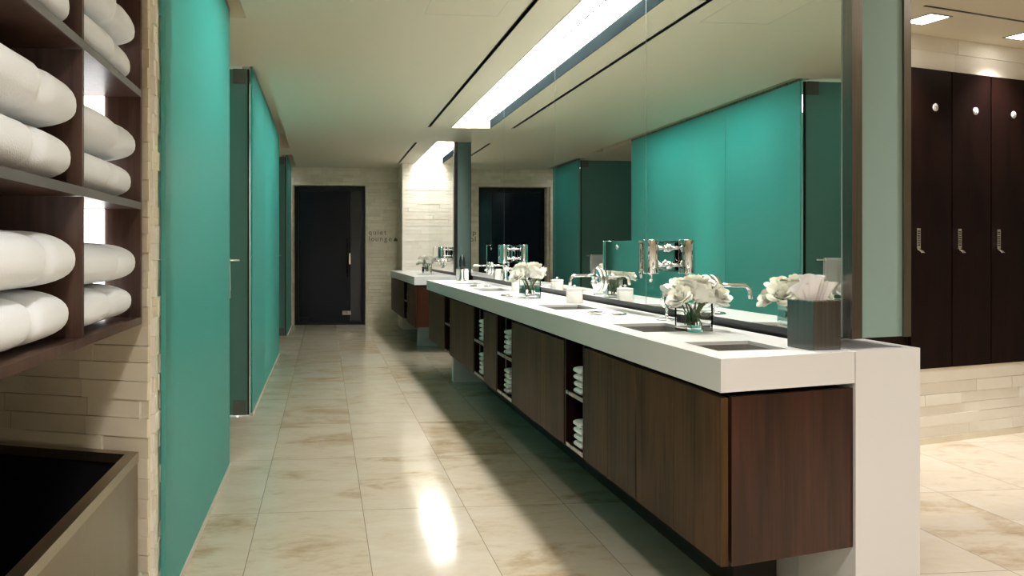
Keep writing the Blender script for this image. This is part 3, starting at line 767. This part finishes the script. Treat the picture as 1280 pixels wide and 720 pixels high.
def vase(x, y, s, label, rz, roses, rose_labels, grp, leafy=True, scale=1.0):
    w, h, wall = .088*s, .100*s, .0045*s
    t = thing('glass_vase', label, 'vase', (x, y, TOP+.0005), rz, 'square glass vases')
    g = MB()
    o1 = [(-w/2, -w/2), (w/2, -w/2), (w/2, w/2), (-w/2, w/2)]; i1 = [(a*(1-2*wall/w), b_*(1-2*wall/w)) for a, b_ in o1]
    bm = g.bm
    lo = [bm.verts.new((*p, 0)) for p in o1]; hi = [bm.verts.new((*p, h)) for p in o1]
    ih = [bm.verts.new((*p, h)) for p in i1]; il = [bm.verts.new((*p, .014*s)) for p in i1]
    bm.faces.new(list(reversed(lo)))
    for k in range(4):
        j = (k+1) % 4
        bm.faces.new((lo[k], lo[j], hi[j], hi[k])); bm.faces.new((hi[k], hi[j], ih[j], ih[k])); bm.faces.new((ih[k], ih[j], il[j], il[k]))
    bm.faces.new(il)
    g.build('glass', 'vase_glass', t, bevel=.0012)
    wi = w/2-wall-.0006
    MB().box(-wi, wi, -wi, wi, .0146*s, .066*s).build('water', 'water', t)
    M = Matrix.Translation((x, y, TOP+.0005)) @ Matrix.Rotation(rz, 4, 'Z')
    for k, (rx, ry, rz_, tx, ty, sc) in enumerate(roses):
        r_ = thing('rose', rose_labels[k] if k < len(rose_labels) else rose_labels[-1], 'rose', (0, 0, 0), 0, grp)
        pos = M @ Vector((rx*s, ry*s, rz_*s))
        r_.location = pos
        if not ROSE_ME:
            for sd in range(4):
                ROSE_ME.append(rose_bloom(sd+1, 1.0).build('bloom_source', 'petal'))
            for q_ in ROSE_ME: C.objects.unlink(q_)
        b_ = ROSE_ME[k % 4].copy(); b_.name = 'bloom'; C.objects.link(b_); b_.parent = r_
        b_.scale = (sc*s*.9,)*3; b_.rotation_euler = (tx, ty, k*1.9)
        # stem runs from the bloom down to a foot in the vase
        k_ = random.Random(k*7+3); f_ = Vector((k_.uniform(-.6, .6)*wi*.75-rx*s*.12, k_.uniform(-.6, .6)*wi*.75, .020*s))
        f_.x = max(-wi*.8, min(wi*.8, f_.x)); f_.y = max(-wi*.8, min(wi*.8, f_.y))
        up = Vector((rx*s, ry*s, rz_*s)); mid = Vector((max(-wi*.72, min(wi*.72, rx*s*.55)), max(-wi*.72, min(wi*.72, ry*s*.55)), .094*s))
        rot = Matrix.Rotation(rz, 3, 'Z')
        pts = [rot @ (f_-up), rot @ (f_.lerp(mid, .5)-up), rot @ (mid-up), Vector((0, 0, -.003))]
        if (Vector(pts[-1])-Vector(pts[-2])).length > .004:
            MB().tube(pts, .0026*s, 8).build('stem', 'stem_green', r_)
        if leafy and k % 2 == 0:
            lf = MB(); a_ = k*1.3
            base = rot @ (f_.lerp(mid, .62)-up)
            d1 = rot @ Vector((math.cos(a_), math.sin(a_), 0))
            room = .018*s
            def fn(u, v, base=base, d1=d1, room=room):
                a = (u-.5)*2; wd = .011*s*math.sin(PI*min(1, v*.95+.03))
                side = Vector((-d1.y, d1.x, .2))
                return base+d1*room*v*.9+Vector((0, 0, -.025*s*v))+side*a*wd
            lf.grid(fn, 4, 8); lf.build('leaf', 'leaf_green', r_, solid=.0006)
    return t
R1 = [(-.070, -.030, .112, .35, -.75, 1.0), (-.030, -.052, .120, .75, -.2, 1.15), (.022, -.055, .116, .75, .2, 1.15), (.066, -.030, .116, .4, .7, 1.05),
      (-.045, .010, .136, 0, -.45, 1.1), (.0, -.012, .146, .15, 0, 1.2), (.045, .006, .138, 0, .45, 1.1), (-.01, .040, .134, -.5, 0, 1.05), (.05, .045, .118, -.5, .5, 1.0), (-.058, .045, .116, -.5, -.5, 1.0), (.085, .0, .104, .1, .95, .9)]
L1 = ['far left white rose of the nearest vase', 'front left opened white rose of the nearest vase', 'front right opened white rose of the nearest vase', 'right white rose above the near vase corner',
      'white rose upper left in the nearest bouquet', 'white rose at the crown of the nearest bouquet', 'white rose upper right in the nearest bouquet', 'white rose at the back of the nearest bouquet', 'back right white rose of the nearest bouquet toward the mirror', 'back left white rose of the nearest bouquet toward the mirror', 'lowest rightmost white rose of the nearest bouquet']
vase(1.378, 2.59, 1.06, 'square glass vase of white roses nearest the camera', .16, R1, L1, 'white roses in the nearest vase')
R2 = [(-.066, -.02, .110, .3, -.75, 1.1), (-.012, -.045, .118, .7, -.1, 1.25), (.05, -.032, .114, .5, .5, 1.15), (-.03, .02, .138, -.1, -.3, 1.2), (.028, .016, .140, -.1, .3, 1.2), (.076, .02, .112, -.1, .85, 1.0), (-.05, .05, .112, -.5, -.4, 1.0), (.02, .055, .116, -.6, 0, 1.0)]
L2 = ['%s white rose of the second vase' % s for s in ('far left', 'front middle', 'front right', 'upper left', 'upper right', 'far right', 'back left', 'back right')]
vase(1.305, 4.50, 1.18, 'square glass vase of white roses in the middle of the worktop', .1, R2, L2, 'white roses in the second vase')
L3 = ['%s white rose on the far vanity' % s for s in ('far left', 'front middle', 'front right', 'upper left', 'upper right', 'far right', 'back left', 'back right')]
vase(1.36, 9.55, 1.25, 'glass vase of white roses on the far vanity', .1, R2, L3, 'white roses on the far vanity')

# ------------------------------------------------------------------ towel shelf on the left
TX = -.58
t = thing('towel_shelf', 'dark wooden wall shelf with lit back, full of rolled white towels', 'shelf', (TX, 2.335, 0))
depth = .925; sy = 2.335
SZ = [.990, 1.352, 1.706, 2.06, 2.42]     # top faces of the boards
Y0 = .72
def lb(a): return a-sy
MB().box(-depth, 0, lb(2.335), lb(2.352), SZ[0]-.02, SZ[4]).build('side_panel', 'shelf_wood', t, bevel=.001)
MB().box(-depth, 0, lb(Y0), lb(Y0+.018), SZ[0]-.02, SZ[4]).build('side_panel', 'shelf_wood', t, bevel=.001)
for i, z in enumerate(SZ):
    s_ = MB().box(-depth, -.003, lb(Y0+.0185), lb(2.3345), z-.020, z).build('board', 'shelf_wood', t)
    MB().box(-.0028, .002, lb(Y0+.0185), lb(2.3345), z-.021, z+.001).build('edge_strip', 'shelf_edge' if i else 'shelf_wood', s_)
for i in range(4):
    for yd in (1.795, 1.235):
        MB().box(-depth, -.001, lb(yd-.007), lb(yd+.007), SZ[i]+.0005, SZ[i+1]-.0215).build('divider', 'shelf_wood', t)
    MB().box(-.20, -.110, lb(1.2425), lb(1.252), SZ[i]+.0008, SZ[i+1]-.0218).build('light_strip', 'shelf_lamp', t)  # added strip out of view, brightens the left bay's divider and towels
    MB().box(-.20, -.110, lb(2.322), lb(2.3345), SZ[i]+.0008, SZ[i+1]-.0218).build('light_strip', 'shelf_lamp', t)
MB().box(-depth-.012, -depth-.0005, lb(Y0), lb(2.352), SZ[0]-.02, SZ[4]).build('back_panel', 'shelf_wood', t)
def bath_towel(seed, L, D, H):
    """thick folded bath towel: rounded roll at its ends, a crease between its two lobes"""
    g = random.Random(seed); mb = MB(); cr = g.uniform(.50, .62); ph = g.uniform(0, 6); amp = g.uniform(.18, .26)
    def fn(u, v):
        a = 2*PI*u; ca, sa = math.cos(a), math.sin(a)
        t_ = -1+2*v; k = max(0, 1-abs(t_)**8)**.5
        px = math.copysign(abs(ca)**.62, ca)*D/2; pz = math.copysign(abs(sa)**.72, sa)*H/2
        crease = 1-amp*math.exp(-((v-cr-.02*math.sin(2*a))/.045)**2)
        wob = 1+.05*math.sin(PI*min(1, max(0, (v-cr)/(1-cr) if v > cr else v/cr)))-.05+.025*math.sin(5*v*PI+ph+2*ca)+.02*math.sin(3*a+ph+7*v)
        z = H/2+pz*k*crease*wob
        if sa < 0: z = H/2+pz*k**.6*(1-.04*math.exp(-((v-cr)/.03)**2))
        return (px*(.84+.16*k)*(crease*.4+.6)*(1+.02*math.sin(6*v+ph)), t_*L/2, max(0, z))
    mb.grid(fn, 40, 48, closed_u=True)
    return mb
shelf_rows = ['bottom', 'middle', 'upper', 'top']
for i in range(4):
    gap = SZ[i+1]-.021-SZ[i]
    for j, (ya, yb) in enumerate(((1.256, 1.788), (1.803, 2.322))):
        hts = (.118, .125) if i == 0 else ((.120, .122) if i == 1 else (.118, .12))
        z = SZ[i]+.0012
        for k in range(2):
            L = (yb-ya-.002)*(.955 if k == 0 else .995)
            D = .39; H_ = hts[k]*(.97 if j else 1.06)
            o = bath_towel(i*10+j*3+k+1, L, D, H_).build('bath_towel', 'terry')
            o.location = (TX+.004-D/2-.010*(k == 0), (ya+yb)/2+(.0 if k else -.006), z)
            tag(o, '%s white towel of the pair in the %s row, %s column of the shelf' % ('lower' if k == 0 else 'upper', shelf_rows[i], 'left' if j == 0 else 'right'), 'towel', 'bath towels on the wall shelf')
            z += H_*.985

# bronze towel hamper
t = thing('towel_hamper', 'bronze metal towel hamper with open black top under the shelf', 'hamper', (-.585, 2.33, 0))
yb = lambda x: AM*(-x)     # slanted back, parallel to the stone
HZ = .566
def quad(x0, x1, ya, ins): return [(x0, ya), (x1, ya), (x1, yb(x1)-ins), (x0, yb(x0)-ins)]
X0_, X1_, Ya = -.80, 0.0, -1.6
q = MB()
q.prism([(X1_-.012, Ya), (X1_-.002, Ya), (X1_-.002, -.004), (X1_-.012, -.004)], .012, HZ-.03)
q.prism([(X0_, Ya), (X0_+.010, Ya), (X0_+.010, yb(X0_+.01)-.012), (X0_, yb(X0_)-.012)], .012, HZ-.03)
q.prism([(X0_+.0105, yb(X0_+.0105)-.016), (X1_-.0125, yb(X1_-.0125)-.016), (X1_-.0125, yb(X1_-.0125)-.006), (X0_+.0105, yb(X0_+.0105)-.006)], .012, HZ-.03)
q.prism([(X0_+.0105, Ya), (X1_-.0125, Ya), (X1_-.0125, Ya+.01), (X0_+.0105, Ya+.01)], .012, HZ-.03)
q.build('body', 'hamper_steel', t)
q = MB()
q.prism([(X0_+.012, Ya+.012), (X1_-.014, Ya+.012), (X1_-.014, -.020), (X0_+.012, yb(X0_)-.025)], 0, .02); q.build('base', 'black', t)
q = MB()
q.prism([(X1_-.0175, Ya+.0105), (X1_-.0125, Ya+.0105), (X1_-.0125, -.017), (X1_-.0175, -.017)], .021, HZ-.031)
q.prism([(X0_+.0105, Ya+.0105), (X0_+.0155, Ya+.0105), (X0_+.0155, yb(X0_)-.026), (X0_+.0105, yb(X0_)-.026)], .021, HZ-.031)
q.prism([(X0_+.016, yb(X0_+.016)-.021), (X1_-.018, yb(X1_-.018)-.021), (X1_-.018, yb(X1_-.018)-.0165), (X0_+.016, yb(X0_+.016)-.0165)], .021, HZ-.031)
q.build('liner', 'black', t)
r = MB(); rw = .036
r.prism([(X1_-rw, Ya), (X1_, Ya), (X1_, 0.0), (X1_-rw, yb(X1_-rw)-rw)], HZ-.0295, HZ)
r.prism([(X0_, yb(X0_)-rw), (X1_-rw, yb(X1_-rw)-rw), (X1_, 0), (X0_, yb(X0_))], HZ-.0295, HZ)
r.prism([(X0_, Ya), (X0_+rw, Ya), (X0_+rw, yb(X0_+rw)-rw), (X0_, yb(X0_)-rw)], HZ-.0295, HZ)
r.build('rim', 'bronze', t, bevel=.002)

# ------------------------------------------------------------------ locker room on the right
LM = .254
def ly(x): return 4.134+LM*(x-3.633)
lu = Vector((1, LM)).normalized(); ln_ = Vector((LM, -1)).normalized()
lo_ = Vector((1.86, ly(1.86)))
brick_wall('wall_right', lo_+ln_*.0, lu, 5.3, .04, .455, ln_, 'limestone_pale', ch=.068, lmin=.2, lmax=.7, prot=.010, depth=.06, seed=21)
bb = MB(); bb.obox((*(lo_-ln_*.05), 0), (*(lu*5.3), 0), (*(ln_*.056), 0), (0, 0, .039)); struct(bb.build('baseboard_right', 'limestone'))
bb = MB(); bb.obox((*(lo_-ln_*.05), .456), (*(lu*5.3), 0), (*(ln_*.062), 0), (0, 0, .016)); struct(bb.build('trim_8', 'limestone'))
brick_wall('wall_right_top', lo_, lu, 5.3, 2.325, CEIL, ln_, 'limestone_pale', ch=.115, lmin=.8, lmax=1.4, prot=.003, depth=.06, seed=22)
bb = MB(); bb.obox((*(lo_-ln_*.62), 0), (*(lu*5.3), 0), (*(ln_*.05), 0), (0, 0, CEIL)); struct(bb.build('wall_right_back', 'plaster'))
LZ0, LZ1 = .4725, 2.322
# locker pitch along the wall
import itertools
xs = []
def px_x(px):
    # where the sight line of the photo column meets the locker front
    k = ((px-484.74)/900+math.tan(R(5)))/(1-(px-484.74)/900*math.tan(R(5)))
    return k*(4.134-LM*3.633)/(1-LM*k)
x1, x2 = 3.905, 4.262          # two visible joints between lockers
pitch = (Vector((x2, ly(x2)))-Vector((x1, ly(x1)))).length
def locker(idx, num, label):
    o = Vector((x1, ly(x1)))+lu*pitch*idx
    t = thing('locker', label, 'locker', (o.x, o.y, LZ0), math.atan2(lu.y, lu.x), 'tall dark lockers')
    MB().box(.006, pitch-.006, .0, .5, .002, LZ1-LZ0-.002).build('carcass', 'black', t)
    dr = MB().box(.005, pitch-.005, -.022, -.0005, .001, LZ1-LZ0-.001).build('door', 'wenge', t, bevel=.0015)
    dc = MB().lathe([(0, -.0), (.023, 0), (.024, .001), (.024, .003), (0, .003)], (0, 0, 0), 28).build('number_disc', 'disc_white', dr)
    dc.rotation_euler = (PI/2, 0, 0); dc.location = (.212*pitch/.36, -.0222, LZ1-LZ0-.235)
    tx = text('number', num, .026, (0, -.0075, .0032), dc, 'ink', ext=.0003, rot=(0, 0, 0), align='CENTER')
    lk = MB().box(-.016, .016, -.012, 0, 0, .125).build('combination_lock', 'chrome_satin', dr, bevel=.002)
    lk.location = (.055, -.0222, .74)
    kb = MB()
    for r_ in range(7): kb.box(-.009, .009, -.0135, -.0121, .018+r_*.014, .027+r_*.014)
    kb.build('keypad', 'lock_black', lk)
    kn = MB(); kn.grid(lambda u, v: (-.014+.028*u+.016*v, -.012-.014*math.sin(v*PI*.6), -.004-.022*v+.002*math.sin(u*PI)), 6, 6)
    kn.build('lever', 'chrome', lk, solid=.004)
    return t
labs = ['dark locker directly right of the frosted glass panel', 'dark locker second from the frosted glass panel', 'dark locker third from the frosted glass panel', 'locker cut off by the right edge of the photo']
for i, (nm, lb_) in enumerate(zip(('76', '75', '74', '73'), labs)): locker(i-1, nm, lb_)
# plain fixed fillers left and right of the lockers in view
for a, b_ in ((-5.4, -1.01), (3.01, 6.5)):
    p0 = Vector((x1, ly(x1)))+lu*pitch*a; L_ = pitch*(b_-a)
    if p0.x < 1.9:
        s_ = (1.9-p0.x)/lu.x; p0 = p0+lu*s_; L_ -= s_
    q = MB(); q.obox((*p0, LZ0+.002), (*(lu*L_), 0), (*(-ln_*.3), 0), (0, 0, LZ1-LZ0-.004)); struct(q.build('wall_right_fill', 'wenge'))
def downlight(x, y, label, power, spread=140):
    t = thing('ceiling_light', label, 'light', (x, y, CEIL), math.atan(LM) if x > 2 else 0, 'square ceiling lights')
    w = .075
    fr = MB()
    for a in ((-w-.012, w+.012, -w-.012, -w), (-w-.012, w+.012, w, w+.012), (-w-.012, -w, -w, w), (w, w+.012, -w, w)): fr.box(*a, -.004, -.0004)
    fr.build('frame', 'steel', t)
    MB().box(-w, w, -w, w, -.003, -.0006).build('diffuser', 'downlight_lamp', t)
    la = bpy.data.lights.new('lamp', 'AREA'); la.shape = 'SQUARE'; la.size = .14; la.energy = power; la.color = (1, .965, .92); la.spread = R(spread)
    lo = bpy.data.objects.new('lamp', la); C.objects.link(lo); lo.location = (0, 0, -.006); lo.parent = t
    return t
downlight(3.452, 3.86, 'square ceiling light nearest the frosted glass panel', 9, 95)
downlight(4.328, 4.09, 'square ceiling light at the right edge over the lockers', 9, 95)
for k, (x, y, p) in enumerate(((2.7, 1.9, 17), (3.7, 1.3, 15), (4.9, 2.2, 12))):  # added fixtures out of view, fill light for the locker room
    downlight(x, y, 'added unseen square fill light out in the locker room', p)
for k, (x, y, p) in enumerate(((.1, .3, 24), (.25, -1.4, 44), (1.5, -.6, 14))):  # added fixtures behind the camera, fill light for the corridor
    downlight(x, y, 'added unseen square fill light in the corridor behind the viewer', p)
t = thing('air_slot', 'thin black air slot in the locker room ceiling', 'vent')
q = MB(); q.obox((3.25, 3.655, CEIL-.003), (*(lu*1.6), 0), (*(ln_*.014), 0), (0, 0, .0026)); q.build('grille', 'black', t)

# ------------------------------------------------------------------ light
def area(name, loc, rot, sx, sy_, power, col=(1, 1, 1), spread=180):
    la = bpy.data.lights.new(name, 'AREA'); la.shape = 'RECTANGLE'; la.size = sx; la.size_y = sy_; la.energy = power; la.color = col; la.spread = R(spread)
    o = bpy.data.objects.new(name, la); C.objects.link(o); o.location = loc; o.rotation_euler = rot
    return o
# shower lamps behind the glass
area('shower_lamp', (-1.1, 3.4, CEIL-.02), (0, 0, 0), .5, .9, 30, (.92, .98, 1))
for y in (6.0, 7.4): area('shower_lamp', (-1.1, y, CEIL-.02), (0, 0, 0), .5, .9, 25, (.92, .98, 1))
area('shower_lamp', (-1.1, 10.9, CEIL-.02), (0, 0, 0), .5, .6, 6, (.92, .98, 1))
area('shower_lamp', (-.80, 6.72, 1.3), (0, R(-90), 0), 2.2, .06, 4, (.8, 1, .85))  # added unseen upright strip, makes the brighter green band in the glass
# small spot grazing the stone pier from the far light slot
la = bpy.data.lights.new('pier_spot', 'SPOT'); la.energy = 3.5; la.spot_size = R(62); la.spot_blend = .35; la.color = (1, .96, .88); la.shadow_soft_size = .02
o = bpy.data.objects.new('pier_spot', la); C.objects.link(o); o.location = (1.42, 10.72, CEIL+.1); o.rotation_euler = (R(6), 0, 0)

w = bpy.data.worlds.new('world'); bpy.context.scene.world = w; w.use_nodes = True
w.node_tree.nodes['Background'].inputs[0].default_value = (.6, .6, .55, 1); w.node_tree.nodes['Background'].inputs[1].default_value = .2

# ------------------------------------------------------------------ camera and view
cam = bpy.data.cameras.new('camera'); cam.sensor_width = 36; cam.lens = 900/1280*36
cam.shift_x = (640-484.74)/1280; cam.shift_y = -(360-313.5)/1280; cam.clip_start = .02
co = bpy.data.objects.new('camera', cam); C.objects.link(co); co.location = (0, 0, EYE); co.rotation_euler = (PI/2, 0, R(-5))
sc = bpy.context.scene; sc.camera = co
sc.view_settings.view_transform = 'Standard'; sc.view_settings.look = 'None'; sc.view_settings.gamma = 1; sc.view_settings.exposure = .33
sc.view_settings.use_curve_mapping = False
